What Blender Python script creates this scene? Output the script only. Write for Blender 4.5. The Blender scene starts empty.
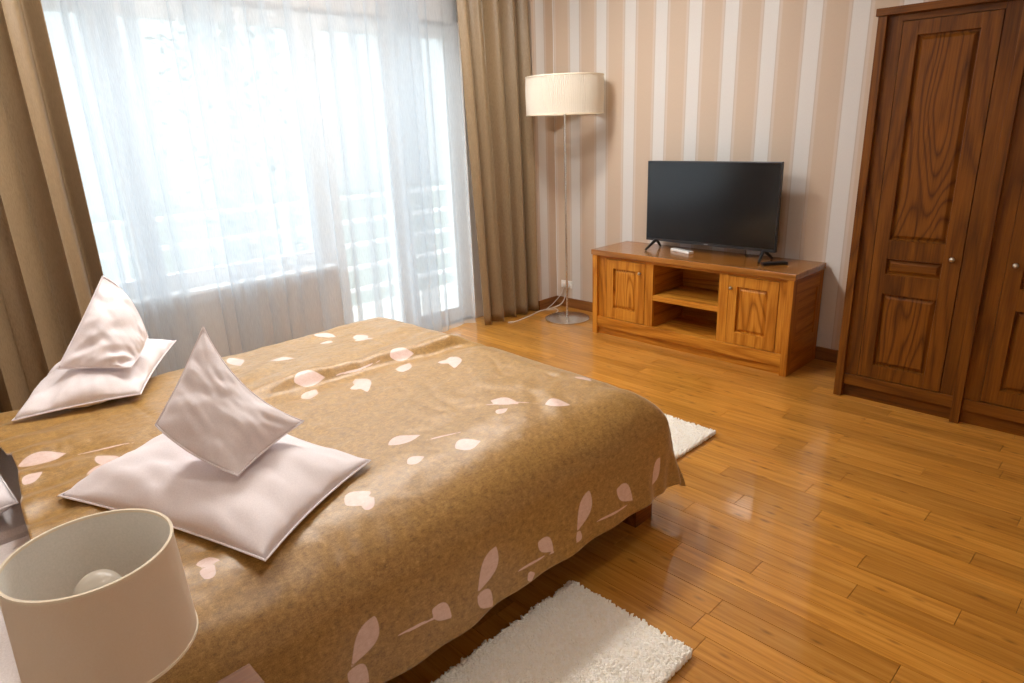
import bpy, bmesh, math, random
import numpy as np
from mathutils import Vector, Matrix
random.seed(7); rng = np.random.default_rng(7)
S = bpy.context.scene
COL = S.collection

# ------------------------------------------------------------------ camera, daylight, exposure
cam = bpy.data.objects.new('camera', bpy.data.cameras.new('camera'))
COL.objects.link(cam)
cam.data.sensor_width = 36.0
cam.data.lens = 662.47 * 36.0 / 1024.0
cam.data.clip_start = 0.05
r_ = Vector((0.70154857, 0.71164654, -0.03726673)); u_ = Vector((-0.19370571, 0.2407611, 0.95105846)); f_ = Vector((-0.68578984, 0.65999492, -0.30675561))
M = Matrix((r_, u_, -f_)).transposed().to_4x4(); M.translation = Vector((3.800, -4.2295, 1.5))
cam.matrix_world = M
S.camera = cam

HORIZON, ZENITH = 2.15, 6.5                                    # overcast sky, brighter overhead than at the horizon
w = bpy.data.worlds.new('overcast_sky'); S.world = w; w.use_nodes = True
nt = w.node_tree; nt.nodes.clear()
bgn = nt.nodes.new('ShaderNodeBackground'); won = nt.nodes.new('ShaderNodeOutputWorld')
tcn = nt.nodes.new('ShaderNodeTexCoord'); spn = nt.nodes.new('ShaderNodeSeparateXYZ'); mrn = nt.nodes.new('ShaderNodeMapRange')
nt.links.new(tcn.outputs['Generated'], spn.inputs[0]); nt.links.new(spn.outputs['Z'], mrn.inputs[0])
mrn.inputs[1].default_value = 0.0; mrn.inputs[2].default_value = 1.0; mrn.inputs[3].default_value = HORIZON; mrn.inputs[4].default_value = ZENITH
bgn.inputs[0].default_value = (0.93, 0.97, 1.0, 1); nt.links.new(mrn.outputs[0], bgn.inputs[1])
nt.links.new(bgn.outputs[0], won.inputs[0])
# portal in the glazed opening: it only guides the sky light through the window
pl = bpy.data.lights.new('window_portal', 'AREA'); pl.shape = 'RECTANGLE'; pl.size = 3.5; pl.size_y = 2.25
pl.cycles.is_portal = True
po = bpy.data.objects.new('window_portal', pl); COL.objects.link(po)
po.matrix_world = Matrix.Translation((-0.47, -2.475, 1.13)) @ Matrix(((0, 0, -1), (1, 0, 0), (0, -1, 0))).to_4x4()

S.view_settings.view_transform = 'Standard'; S.view_settings.look = 'None'
S.view_settings.gamma = 1.0; S.view_settings.use_curve_mapping = False
S.view_settings.exposure = 0.12
S.cycles.max_bounces = 14; S.cycles.diffuse_bounces = 7; S.cycles.glossy_bounces = 4
S.cycles.transmission_bounces = 8; S.cycles.transparent_max_bounces = 24
S.cycles.caustics_reflective = False; S.cycles.caustics_refractive = False
S.cycles.sample_clamp_indirect = 12.0
try:
    S.cycles.use_denoising = True; S.cycles.denoiser = 'OPENIMAGEDENOISE'
except Exception:
    pass

# ------------------------------------------------------------------ materials
class NT:
    def __init__(s, name):
        s.m = bpy.data.materials.new(name); s.m.use_nodes = True; s.t = s.m.node_tree; s.t.nodes.clear()
        s.out = s.n('ShaderNodeOutputMaterial')
    def n(s, typ, **kw):
        nd = s.t.nodes.new(typ)
        for k, v in kw.items():
            if k.startswith('i_'):
                key = k[2:]; key = int(key) if key.isdigit() else key.replace('_', ' ')
                s.set(nd.inputs[key], v)
            else: setattr(nd, k, v)
        return nd
    def set(s, sock, v):
        if isinstance(v, bpy.types.NodeSocket): s.t.links.new(v, sock)
        else:
            try: sock.default_value = v
            except Exception: sock.default_value = (*v, 1)
    def math(s, op, a, b=0.0, c=0.0, clamp=False):
        nd = s.t.nodes.new('ShaderNodeMath'); nd.operation = op; nd.use_clamp = clamp
        s.set(nd.inputs[0], a); s.set(nd.inputs[1], b)
        if op in ('MULTIPLY_ADD', 'SMOOTH_MIN', 'SMOOTH_MAX'): s.set(nd.inputs[2], c)
        return nd.outputs[0]
    def mix(s, f, a, b, mode='MIX'):
        nd = s.t.nodes.new('ShaderNodeMix'); nd.data_type = 'RGBA'; nd.blend_type = mode
        s.set(nd.inputs[0], f); s.set(nd.inputs[6], a); s.set(nd.inputs[7], b)
        return nd.outputs[2]
    def ramp(s, f, stops, interp='LINEAR'):
        nd = s.t.nodes.new('ShaderNodeValToRGB'); cr = nd.color_ramp; cr.interpolation = interp
        while len(cr.elements) < len(stops): cr.elements.new(0.5)
        for e, (p, c) in zip(cr.elements, stops):
            e.position = p; e.color = (*c, 1) if len(c) == 3 else c
        s.set(nd.inputs[0], f); return nd.outputs[0]
    def coords(s, scale=(1, 1, 1), kind='Object', rand=0.0):
        tc = s.n('ShaderNodeTexCoord'); mp = s.n('ShaderNodeMapping'); mp.inputs['Scale'].default_value = scale
        s.t.links.new(tc.outputs[kind], mp.inputs['Vector'])
        if rand:
            oi = s.n('ShaderNodeObjectInfo'); v = s.n('ShaderNodeVectorMath', operation='SCALE')
            v.inputs[0].default_value = (rand, rand * 1.7, rand * 2.3); s.t.links.new(oi.outputs['Random'], v.inputs['Scale'])
            s.t.links.new(v.outputs[0], mp.inputs['Location'])
        return mp.outputs[0]
    def noise(s, vec, scale, detail=3.0, rough=0.5, dist=0.0):
        nd = s.n('ShaderNodeTexNoise'); s.set(nd.inputs['Vector'], vec); nd.inputs['Scale'].default_value = scale
        nd.inputs['Detail'].default_value = detail; nd.inputs['Roughness'].default_value = rough; nd.inputs['Distortion'].default_value = dist
        return nd.outputs[0]
    def bump(s, h, strength=0.3, dist=0.002):
        nd = s.n('ShaderNodeBump'); nd.inputs['Strength'].default_value = strength; nd.inputs['Distance'].default_value = dist
        s.set(nd.inputs['Height'], h); return nd.outputs[0]
    def pbr(s, color, rough=0.5, spec=0.5, metal=0.0, normal=None, coat=0.0, coat_rough=0.05, sheen=0.0, sheen_rough=0.4, sheen_tint=None, trans=None):
        b = s.n('ShaderNodeBsdfPrincipled')
        s.set(b.inputs['Base Color'], color); s.set(b.inputs['Roughness'], rough)
        b.inputs['Specular IOR Level'].default_value = spec; b.inputs['Metallic'].default_value = metal
        b.inputs['Coat Weight'].default_value = coat; b.inputs['Coat Roughness'].default_value = coat_rough
        b.inputs['Sheen Weight'].default_value = sheen; b.inputs['Sheen Roughness'].default_value = sheen_rough
        if sheen_tint: b.inputs['Sheen Tint'].default_value = (*sheen_tint, 1)
        if normal is not None: s.set(b.inputs['Normal'], normal)
        sh = b.outputs[0]
        if trans:
            wgt, col = trans
            t = s.n('ShaderNodeBsdfTranslucent'); s.set(t.inputs[0], col)
            mx = s.n('ShaderNodeMixShader'); mx.inputs[0].default_value = wgt
            s.t.links.new(sh, mx.inputs[1]); s.t.links.new(t.outputs[0], mx.inputs[2]); sh = mx.outputs[0]
        s.t.links.new(sh, s.out.inputs[0]); return s.m

def srgb(r, g, b):
    f = lambda c: c / 12.92 if c <= 0.04045 else ((c + 0.055) / 1.055) ** 2.4
    return tuple(f(v / 255.0) for v in (r, g, b))

def plain(name, col, rough=0.5, spec=0.5, metal=0.0, **k):
    t = NT(name); return t.pbr(col, rough, spec, metal, **k)

def wood(name, axis, dark, mid, light, rough=0.45, coat=0.05, fig=1.0):
    """stained oak: axis is the direction the grain runs in"""
    t = NT(name)
    st = {'x': (0.10, 1, 1), 'y': (1, 0.10, 1), 'z': (1, 1, 0.10)}[axis]
    v = t.coords(st, rand=9.0)
    warp = t.noise(v, 3.2, 2.0, 0.5)
    rings = t.math('FRACT', t.math('MULTIPLY', warp, 13.0 * fig))
    rings = t.math('ABSOLUTE', t.math('SUBTRACT', t.math('MULTIPLY', rings, 2.0), 1.0))
    rings = t.math('POWER', rings, 2.2)
    st2 = {'x': (0.035, 1, 1), 'y': (1, 0.035, 1), 'z': (1, 1, 0.035)}[axis]
    v2 = t.coords(st2, rand=5.0)
    fine = t.noise(v2, 140.0, 3.0, 0.65)
    broad = t.noise(v, 5.0, 2.0, 0.5)
    f = t.math('ADD', t.math('MULTIPLY', rings, 0.30), t.math('ADD', t.math('MULTIPLY', fine, 0.75), t.math('MULTIPLY', broad, 0.5)))
    c = t.ramp(t.math('SUBTRACT', f, 0.28), [(0.15, light), (0.48, mid), (0.95, dark)])
    return t.pbr(c, rough, 0.22, normal=t.bump(f, 0.18, 0.001), coat=coat, coat_rough=0.18)

def figured(name, dark, mid, light):
    t = NT(name)
    v = t.coords((1.0, 1.0, 0.20), rand=9.0)
    n1 = t.noise(v, 4.2, 1.5, 0.45)
    rings = t.math('ABSOLUTE', t.math('SUBTRACT', t.math('MULTIPLY', t.math('FRACT', t.math('MULTIPLY', n1, 22.0)), 2.0), 1.0))
    rings = t.math('POWER', rings, 3.0)
    fine = t.noise(t.coords((1, 1, 0.03), rand=5.0), 150.0, 3.0, 0.65)
    f = t.math('ADD', t.math('MULTIPLY', rings, 0.34), t.math('MULTIPLY', fine, 0.62))
    c = t.ramp(f, [(0.20, light), (0.45, mid), (0.85, dark)])
    return t.pbr(c, 0.48, 0.2, normal=t.bump(f, 0.18, 0.001), coat=0.05, coat_rough=0.18)
W_D, W_M, W_L = srgb(50, 23, 4), srgb(102, 58, 11), srgb(130, 78, 20)
K_D, K_M, K_L = srgb(98, 52, 10), srgb(172, 106, 28), srgb(206, 142, 52)
MAT = {}
for ax in 'xyz':
    MAT['ward_' + ax] = wood('wardrobe_oak_' + ax, ax, W_D, W_M, W_L)
    MAT['cons_' + ax] = wood('console_oak_' + ax, ax, K_D, K_M, K_L)
MAT['ward_panel'] = figured('wardrobe_panel_oak', srgb(48, 22, 4), W_M, W_L)
MAT['cons_panel'] = figured('console_panel_oak', K_D, K_M, K_L)
MAT['cons_top'] = wood('console_top_oak', 'x', srgb(100, 58, 20), srgb(146, 92, 36), srgb(172, 116, 54), rough=0.22, coat=0.6)
MAT['bedwood'] = wood('bed_frame_wood', 'y', srgb(70, 34, 12), srgb(124, 70, 28), srgb(156, 98, 46))
MAT['nswood'] = wood('nightstand_wood', 'y', srgb(58, 32, 12), srgb(98, 56, 22), srgb(118, 72, 32))
MAT['base'] = wood('baseboard_wood', 'x', srgb(82, 48, 22), srgb(128, 82, 42), srgb(150, 100, 56))
MAT['base_y'] = wood('baseboard_wood_y', 'y', srgb(82, 48, 22), srgb(128, 82, 42), srgb(150, 100, 56))

def bamboo():
    t = NT('bamboo_plank')
    oi = t.n('ShaderNodeObjectInfo')
    v = t.coords((0.05, 1, 1), rand=13.0)
    strip = t.noise(v, 60.0, 2.0, 0.5)
    fine = t.noise(t.coords((0.03, 1, 1), rand=7.0), 260.0, 2.0, 0.6)
    # darker knuckles of the bamboo strips
    kn = t.n('ShaderNodeTexVoronoi'); kn.inputs['Scale'].default_value = 20.0; kn.inputs['Randomness'].default_value = 1.0
    t.set(kn.inputs['Vector'], t.coords((0.42, 1.25, 1), rand=11.0))
    kd = t.math('SUBTRACT', 1.0, t.math('MULTIPLY', kn.outputs['Distance'], 4.2), clamp=True)
    kmask = t.math('MULTIPLY', kd, t.math('GREATER_THAN', t.math('FRACT', t.math('MULTIPLY', kn.outputs['Color'], 3.7)), 0.35))
    base = t.ramp(t.math('ADD', t.math('MULTIPLY', strip, 0.75), t.math('MULTIPLY', fine, 0.35)),
                  [(0.22, srgb(150, 94, 30)), (0.55, srgb(196, 136, 54)), (0.85, srgb(218, 164, 84))])
    tone = t.ramp(oi.outputs['Random'], [(0.0, (0.80, 0.77, 0.72)), (0.5, (0.95, 0.93, 0.89)), (1.0, (1.12, 1.10, 1.04))])
    c = t.mix(1.0, base, tone, 'MULTIPLY')
    c = t.mix(t.math('MULTIPLY', kmask, 0.75), c, srgb(92, 48, 14))
    return t.pbr(c, 0.30, 0.45, normal=t.bump(fine, 0.06, 0.0006), coat=0.9, coat_rough=0.05)
MAT['bamboo'] = bamboo()
MAT['gap'] = plain('floor_joint', srgb(60, 34, 12), 0.7)

def wallpaper(name, axis, phase):
    t = NT(name)
    tc = t.n('ShaderNodeTexCoord'); sp = t.n('ShaderNodeSeparateXYZ'); t.t.links.new(tc.outputs['Object'], sp.inputs[0])
    s = sp.outputs[axis]
    fr = t.math('FRACT', t.math('DIVIDE', t.math('SUBTRACT', s, phase), 0.2585))
    peach, mid, cream, line = srgb(200, 181, 162), srgb(205, 192, 181), srgb(215, 213, 211), srgb(190, 176, 164)
    c = t.ramp(fr, [(0.0, line), (0.02, cream), (0.36, cream), (0.375, line), (0.40, mid), (0.445, mid), (0.46, peach), (0.92, peach), (0.935, mid), (0.985, mid), (0.997, line)])
    fl = t.noise(t.coords((1, 1, 0.25)), 260.0, 2.0, 0.6)
    c = t.mix(0.08, c, t.ramp(fl, [(0.3, (0.5, 0.45, 0.4)), (0.7, (1, 1, 1))]), 'MULTIPLY')
    rgh = t.ramp(fr, [(0.0, (0.5,) * 3), (0.37, (0.42,) * 3), (0.46, (0.62,) * 3)])
    return t.pbr(c, rgh, 0.35, normal=t.bump(fl, 0.08, 0.0006))
MAT['paper_x'] = wallpaper('striped_wallpaper', 0, 0.690)
MAT['paper_y'] = wallpaper('striped_wallpaper_side', 1, 0.06)
MAT['plaster'] = plain('cream_plaster', srgb(236, 232, 226), 0.8, 0.2)
MAT['ceiling'] = plain('white_ceiling_paint', srgb(246, 245, 242), 0.85, 0.2)
MAT['pvc'] = plain('white_window_frame', srgb(228, 230, 232), 0.35, 0.5)
MAT['sillw'] = plain('sill_wall_paint', srgb(220, 212, 206), 0.8, 0.2)
MAT['chrome'] = plain('brushed_steel', (0.80, 0.79, 0.77), 0.26, 0.5, 1.0)
MAT['nickel'] = plain('aged_nickel', (0.50, 0.47, 0.42), 0.34, 0.5, 1.0)
MAT['black'] = plain('black_plastic', (0.012, 0.012, 0.013), 0.35)
MAT['tvcase'] = plain('tv_bezel', (0.045, 0.045, 0.05), 0.3, 0.5, 0.6)
MAT['screen'] = plain('tv_screen', (0.006, 0.007, 0.009), 0.16, 0.6)
MAT['silverlogo'] = plain('silver_print', (0.35, 0.35, 0.36), 0.4, 0.5, 0.8)
MAT['whiteplastic'] = plain('white_plastic', srgb(232, 232, 230), 0.35)
MAT['greybtn'] = plain('grey_button', srgb(150, 152, 156), 0.5)
MAT['darkbtn'] = plain('dark_button', (0.05, 0.05, 0.055), 0.5)
MAT['cord'] = plain('white_cord', srgb(206, 200, 194), 0.45)
MAT['bulb'] = plain('opal_bulb', srgb(232, 226, 216), 0.25, 0.5, trans=(0.4, srgb(240, 236, 228)))
def opal(name, col, strength):
    t = NT(name); e = t.n('ShaderNodeEmission'); e.inputs[0].default_value = (*col, 1); e.inputs[1].default_value = strength
    t.t.links.new(e.outputs[0], t.out.inputs[0]); return t.m
MAT['fill_glow'] = opal('fill_lamp_glow', (1.0, 0.97, 0.92), 80.0)  # glow of the three fill lamps added along the window side
MAT['fill_glow_dim'] = opal('fill_lamp_glow_dim', (1.0, 0.95, 0.88), 26.0)  # weaker glow of the fill lamp added over the near rug
MAT['ceramic'] = plain('cream_lamp_body', srgb(226, 218, 198), 0.3)

def glass():
    t = NT('window_glass')
    tr = t.n('ShaderNodeBsdfTransparent'); tr.inputs[0].default_value = (0.97, 0.985, 0.98, 1)
    gl = t.n('ShaderNodeBsdfGlossy'); gl.inputs['Roughness'].default_value = 0.02
    mx = t.n('ShaderNodeMixShader'); mx.inputs[0].default_value = 0.05
    t.t.links.new(tr.outputs[0], mx.inputs[1]); t.t.links.new(gl.outputs[0], mx.inputs[2]); t.t.links.new(mx.outputs[0], t.out.inputs[0])
    return t.m
MAT['glass'] = glass()

def voile():
    t = NT('sheer_voile')
    tr = t.n('ShaderNodeBsdfTransparent'); tr.inputs[0].default_value = (1, 1, 1, 1)
    tl = t.n('ShaderNodeBsdfTranslucent'); tl.inputs[0].default_value = (0.74, 0.80, 0.86, 1)
    df = t.n('ShaderNodeBsdfDiffuse'); df.inputs[0].default_value = (0.66, 0.71, 0.76, 1)
    a = t.n('ShaderNodeMixShader'); a.inputs[0].default_value = 0.42
    t.t.links.new(tl.outputs[0], a.inputs[1]); t.t.links.new(df.outputs[0], a.inputs[2])
    b = t.n('ShaderNodeMixShader')
    wv = t.noise(t.coords((1, 1, 0.05)), 420.0, 2.0, 0.6)
    t.set(b.inputs[0], t.ramp(wv, [(0.2, (0.44,) * 3), (0.8, (0.56,) * 3)]))
    t.t.links.new(tr.outputs[0], b.inputs[1]); t.t.links.new(a.outputs[0], b.inputs[2]); t.t.links.new(b.outputs[0], t.out.inputs[0])
    return t.m
MAT['voile'] = voile()

def drapery():
    t = NT('taupe_satin_curtain')
    n = t.noise(t.coords((1, 1, 0.15)), 300.0, 2.0, 0.6)
    c = t.ramp(n, [(0.25, srgb(130, 109, 82)), (0.75, srgb(158, 135, 104))])
    return t.pbr(c, 0.42, 0.4, normal=t.bump(n, 0.10, 0.0006), sheen=0.25, sheen_tint=(1.0, 0.9, 0.78), trans=(0.16, srgb(176, 140, 96)))
MAT['drape'] = drapery()

def linen(name, a, b, rough=0.8, scale=220.0, trans=None, sheen=0.2):
    t = NT(name)
    n = t.noise(t.coords((1, 1, 1)), scale, 2.0, 0.6)
    c = t.ramp(n, [(0.3, a), (0.7, b)])
    return t.pbr(c, rough, 0.25, normal=t.bump(n, 0.12, 0.0008), sheen=sheen, trans=trans)
MAT['pillow'] = linen('white_cotton_pillowcase', srgb(226, 218, 222), srgb(238, 231, 234), 0.75, 300.0)
MAT['sheet'] = linen('white_bed_sheet', srgb(222, 214, 212), srgb(236, 229, 228), 0.8, 260.0)
MAT['rug'] = linen('cream_wool_pile', srgb(250, 243, 230), srgb(255, 252, 246), 0.95, 60.0, sheen=0.3)
MAT['rugback'] = plain('rug_backing', srgb(244, 236, 222), 0.95, 0.1)
MAT['shade_tall'] = linen('ivory_pleated_shade', srgb(244, 238, 226), srgb(250, 245, 235), 0.85, 160.0, trans=(0.42, srgb(250, 242, 226)))
MAT['shade_small'] = linen('cream_linen_shade', srgb(248, 238, 224), srgb(253, 246, 236), 0.85, 420.0, trans=(0.50, srgb(240, 222, 196)))
MAT['shade_in'] = linen('shade_lining', srgb(226, 226, 220), srgb(236, 235, 230), 0.85, 300.0)
MAT['shade_rim'] = plain('shade_rim_tape', srgb(238, 228, 208), 0.8)

def gold_cover():
    t = NT('gold_jacquard_bedcover')
    at = t.n('ShaderNodeAttribute'); at.attribute_name = 'leaf'
    n = t.noise(t.coords((1, 1, 1)), 420.0, 2.0, 0.65)
    slub = t.noise(t.coords((1, 0.3, 1)), 190.0, 2.0, 0.6)
    mott = t.noise(t.coords((1, 1, 1)), 60.0, 5.0, 0.7)
    f = t.math('ADD', t.math('MULTIPLY', n, 0.35), t.math('ADD', t.math('MULTIPLY', slub, 0.25), t.math('MULTIPLY', mott, 0.40)))
    gold = t.ramp(f, [(0.36, srgb(116, 82, 30)), (0.52, srgb(164, 124, 60)), (0.68, srgb(200, 162, 96))])
    leafc = t.ramp(f, [(0.32, srgb(206, 172, 156)), (0.7, srgb(238, 214, 208))])
    mask = t.n('ShaderNodeMapRange'); mask.interpolation_type = 'SMOOTHSTEP'
    t.t.links.new(at.outputs['Fac'], mask.inputs[0]); mask.inputs[1].default_value = -0.02; mask.inputs[2].default_value = 0.12
    c = t.mix(mask.outputs[0], gold, leafc)
    return t.pbr(c, 0.42, 0.9, normal=t.bump(t.math('ADD', n, t.math('MULTIPLY', slub, 0.6)), 0.22, 0.0009), sheen=0.6, sheen_rough=0.3, sheen_tint=(1.0, 0.97, 0.93))
MAT['cover'] = gold_cover()
MAT['leaf_tree'] = plain('haze_paled_foliage', srgb(168, 176, 176), 0.8, 0.2)  # foliage paled so bright haze is painted into its colour
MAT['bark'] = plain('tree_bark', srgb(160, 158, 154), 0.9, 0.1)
MAT['concrete'] = plain('pale_concrete', srgb(196, 196, 192), 0.85, 0.2)
MAT['rail'] = plain('white_painted_rail', srgb(236, 238, 240), 0.4)
MAT['ground'] = plain('pale_garden_ground', srgb(120, 126, 122), 0.9, 0.1)
MAT['hill'] = plain('painted_mist_hill', srgb(150, 154, 156), 0.95, 0.05)  # mist painted in as one pale colour on the added hill

# ------------------------------------------------------------------ object helpers
def empty(name, loc, label=None, cat=None, group=None):
    o = bpy.data.objects.new(name, None); COL.objects.link(o); o.location = loc; o.empty_display_size = 0.05
    if label: o['label'] = label; o['category'] = cat
    if group: o['group'] = group
    return o
def rootloc(p):
    v = Vector((0, 0, 0))
    while p is not None: v += p.location; p = p.parent
    return v
def mesh_obj(name, verts, faces, mat, parent=None, smooth=False, label=None, cat=None, group=None, kind=None, sharp=None):
    me = bpy.data.meshes.new(name); off = rootloc(parent)
    me.from_pydata([tuple(Vector(v) - off) for v in verts], [], faces); me.validate(); me.update()
    return finish(name, me, mat, parent, smooth, label, cat, group, kind, sharp)
def finish(name, me, mat, parent, smooth, label, cat, group, kind, sharp=None):
    if mat: me.materials.append(MAT[mat])
    if smooth:
        me.polygons.foreach_set('use_smooth', [True] * len(me.polygons))
        if sharp: me.set_sharp_from_angle(angle=math.radians(sharp))
    o = bpy.data.objects.new(name, me); COL.objects.link(o); o.parent = parent
    if label: o['label'] = label
    if cat: o['category'] = cat
    if group: o['group'] = group
    if kind: o['kind'] = kind
    return o
def bm_obj(name, bm, mat, parent=None, smooth=False, sharp=35, base=None, **k):
    off = rootloc(parent) if base is None else Vector(base)
    bmesh.ops.translate(bm, verts=bm.verts, vec=-off)
    bmesh.ops.recalc_face_normals(bm, faces=bm.faces)
    me = bpy.data.meshes.new(name); bm.to_mesh(me); bm.free()
    o = finish(name, me, mat, parent, smooth, k.get('label'), k.get('cat'), k.get('group'), k.get('kind'), sharp if smooth else None)
    if base is not None: o.location = Vector(base) - rootloc(parent)
    return o
def add_box(bm, x0, x1, y0, y1, z0, z1, bev=0.0, seg=2):
    vs = [bm.verts.new((x, y, z)) for z in (z0, z1) for y in (y0, y1) for x in (x0, x1)]
    fs = [(0, 2, 3, 1), (4, 5, 7, 6), (0, 1, 5, 4), (2, 6, 7, 3), (0, 4, 6, 2), (1, 3, 7, 5)]
    faces = [bm.faces.new([vs[i] for i in f]) for f in fs]
    if bev > 0:
        ed = list({e for f in faces for e in f.edges})
        bmesh.ops.bevel(bm, geom=ed, offset=bev, segments=seg, profile=0.5, affect='EDGES')
def box(name, x0, x1, y0, y1, z0, z1, mat, parent=None, bev=0.0, **k):
    bm = bmesh.new(); add_box(bm, x0, x1, y0, y1, z0, z1, bev)
    return bm_obj(name, bm, mat, parent, **k)
def lathe(name, prof, cx, cy, mat, parent=None, seg=48, close=False, **k):
    """prof: list of (radius, z)"""
    V, Fc = [], []
    n = len(prof)
    for (rad, z) in prof:
        for i in range(seg):
            t = 2 * math.pi * i / seg; V.append((cx + rad * math.cos(t), cy + rad * math.sin(t), z))
    for j in range(n - 1 if not close else n):
        j2 = (j + 1) % n
        for i in range(seg):
            i2 = (i + 1) % seg; Fc.append((j * seg + i, j * seg + i2, j2 * seg + i2, j2 * seg + i))
    bm = bmesh.new(); vs = [bm.verts.new(v) for v in V]
    for f in Fc:
        try: bm.faces.new([vs[i] for i in f])
        except ValueError: pass
    if not close:
        for j in (0, n - 1):
            if prof[j][0] > 1e-4 and k.get('caps', True):
                try: bm.faces.new([vs[j * seg + i] for i in range(seg)])
                except ValueError: pass
    bmesh.ops.remove_doubles(bm, verts=bm.verts, dist=1e-6)
    k.pop('caps', None)
    return bm_obj(name, bm, mat, parent, smooth=True, sharp=k.pop('sharp', 35), **k)
def tube(name, pts, rad, mat, parent=None, seg=10, **k):
    bm = bmesh.new(); add_tube(bm, pts, rad, seg)
    return bm_obj(name, bm, mat, parent, smooth=True, **k)
def add_tube(bm, pts, rad, seg=10):
    P = [Vector(p) for p in pts]; rings = []
    up = Vector((0.13, 0.31, 0.94)).normalized()
    for i, p in enumerate(P):
        d = (P[min(i + 1, len(P) - 1)] - P[max(i - 1, 0)]).normalized()
        a = d.cross(up)
        if a.length < 0.1: a = d.cross(Vector((1, 0, 0)))
        a.normalize(); b = d.cross(a)
        rr = rad[i] if isinstance(rad, (list, tuple)) else rad
        rings.append([bm.verts.new(p + a * rr * math.cos(2 * math.pi * q / seg) + b * rr * math.sin(2 * math.pi * q / seg)) for q in range(seg)])
    for A, B in zip(rings, rings[1:]):
        for q in range(seg): bm.faces.new([A[q], A[(q + 1) % seg], B[(q + 1) % seg], B[q]])
    bm.faces.new(rings[0]); bm.faces.new(list(reversed(rings[-1])))
def smooth_path(pts, n=8):
    P = [Vector(p) for p in pts]; P = [2 * P[0] - P[1]] + P + [2 * P[-1] - P[-2]]; out = []
    for i in range(1, len(P) - 2):
        for j in range(n):
            t = j / n; a, b, c, d = P[i - 1:i + 3]
            out.append(0.5 * ((2 * b) + (c - a) * t + (2 * a - 5 * b + 4 * c - d) * t * t + (3 * b - a - 3 * c + d) * t ** 3))
    out.append(P[-2]); return out
def grid_obj(name, X, Y, Z, mat, parent=None, thick=0.0, attr=None, closeu=False, **k):
    h, wd = X.shape
    off = rootloc(parent)
    co = np.stack([X - off.x, Y - off.y, Z - off.z], -1).reshape(-1, 3)
    idx = np.arange(h * wd).reshape(h, wd)
    if closeu: idx = np.concatenate([idx, idx[:, :1]], 1)
    f = np.stack([idx[:-1, :-1], idx[:-1, 1:], idx[1:, 1:], idx[1:, :-1]], -1).reshape(-1, 4)
    me = bpy.data.meshes.new(name); me.from_pydata(co.tolist(), [], f.tolist()); me.update()
    for an, av in (attr or {}).items():
        a = me.attributes.new(an, 'FLOAT', 'POINT'); a.data.foreach_set('value', av.reshape(-1).astype(np.float32))
    o = finish(name, me, mat, parent, True, k.get('label'), k.get('cat'), k.get('group'), k.get('kind'))
    if thick:
        md = o.modifiers.new('thickness', 'SOLIDIFY'); md.thickness = thick; md.offset = k.get('offset', -1.0)
    return o

# ------------------------------------------------------------------ bedcover shape (cloth coordinates to space) and noise helpers
XA,XB,YA,YB=0.86,2.31,-4.11,-2.40   # flat part of the cover top
CZ,CD,CR,CV,TH=0.545,0.53,0.24,0.18,np.radians(80)
D1=0.29
def vnoise(x,y,seed=0):
    xi=np.floor(x).astype(int);yi=np.floor(y).astype(int);fx=x-xi;fy=y-yi
    fx=fx*fx*(3-2*fx);fy=fy*fy*(3-2*fy)
    def h(a,b):
        n=(a*374761393+b*668265263+seed*974711)&0x7fffffff
        n=((n^(n>>13))*1274126177)&0x7fffffff
        return ((n^(n>>16))&0xffff)/65535.0
    return (h(xi,yi)*(1-fx)+h(xi+1,yi)*fx)*(1-fy)+(h(xi,yi+1)*(1-fx)+h(xi+1,yi+1)*fx)*fy-0.5
def sstep(a,b,x):
    t=np.clip((x-a)/(b-a),0,1);return t*t*(3-2*t)
def cover(a,b):
    da=np.where(a<XA,a-XA,np.where(a>XB,a-XB,0.0)); db=np.where(b>YB,b-YB,0.0)
    d=(np.abs(da)**8+np.abs(db)**8)**0.125; dd=np.maximum(d,1e-9)
    ca,cb=da/dd,db/dd
    t=np.clip(d/D1,0,1)*TH
    rest=np.maximum(d-D1,0)
    h=CR*np.sin(t)+np.cos(TH)*rest; g=CV*(1-np.cos(t))+np.sin(TH)*rest
    along=np.where(np.abs(da)>np.abs(db),b,a)
    fall=np.clip(rest/0.24,0,1)
    h=h+fall*(0.006*np.sin(along*13+1.0)+0.004*np.sin(along*29+2.0)+.02*vnoise(along*3.1,d*2,5))
    g=g+fall*0.008*np.sin(along*5.3+.5)
    x=np.clip(a,XA,XB)+h*ca; y=np.minimum(b,YB)+h*cb; z=CZ-g
    top=1-np.clip(d/0.3,0,1)
    # raised far duvet with a crisp edge down the middle of the bed
    yr=sstep(-3.55,-3.15,b)*(1-sstep(-2.42,-2.25,b))
    edge=1.425+0.11*(b+3.125)+0.012*np.sin(b*9)
    s=(a-edge)
    z=z+yr*(0.034*(1-sstep(-0.012,0.055,s))-0.012*np.exp(-((s-.09)/.06)**2))*sstep(0.9,1.25,a+.0*b)
    # soft pillowy swell and wrinkles
    z=z+top*(0.016*np.sin((a-.6)*1.6)+0.018*vnoise(a*2.3+7,b*1.9,1))
    u=a*.94+b*.34; v=-a*.34+b*.94
    w=vnoise(u*13+2.5*vnoise(a*4,b*4,9),v*2.6,2)
    z=z+(0.30+.70*top)*(0.014*w+0.0022*vnoise(a*30,b*22,3)+.0010*vnoise(a*70,b*60,4))
    w2=vnoise(b*15+2*vnoise(a*5,b*5,8),a*3.2,6)
    z=z+top*0.009*np.abs(w2)
    # folds gathered near the head end
    z=z+sstep(-3.75,-4.1,b)*0.010*np.sin(a*34+3*vnoise(a*3,b*3,11))
    # the head edge lies a little askew
    y=y+sstep(-3.7,-4.11,b)*(0.050*np.exp(-((a-1.36)/.30)**2)-0.02*sstep(1.8,2.2,a))
    return x,y,z

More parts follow.
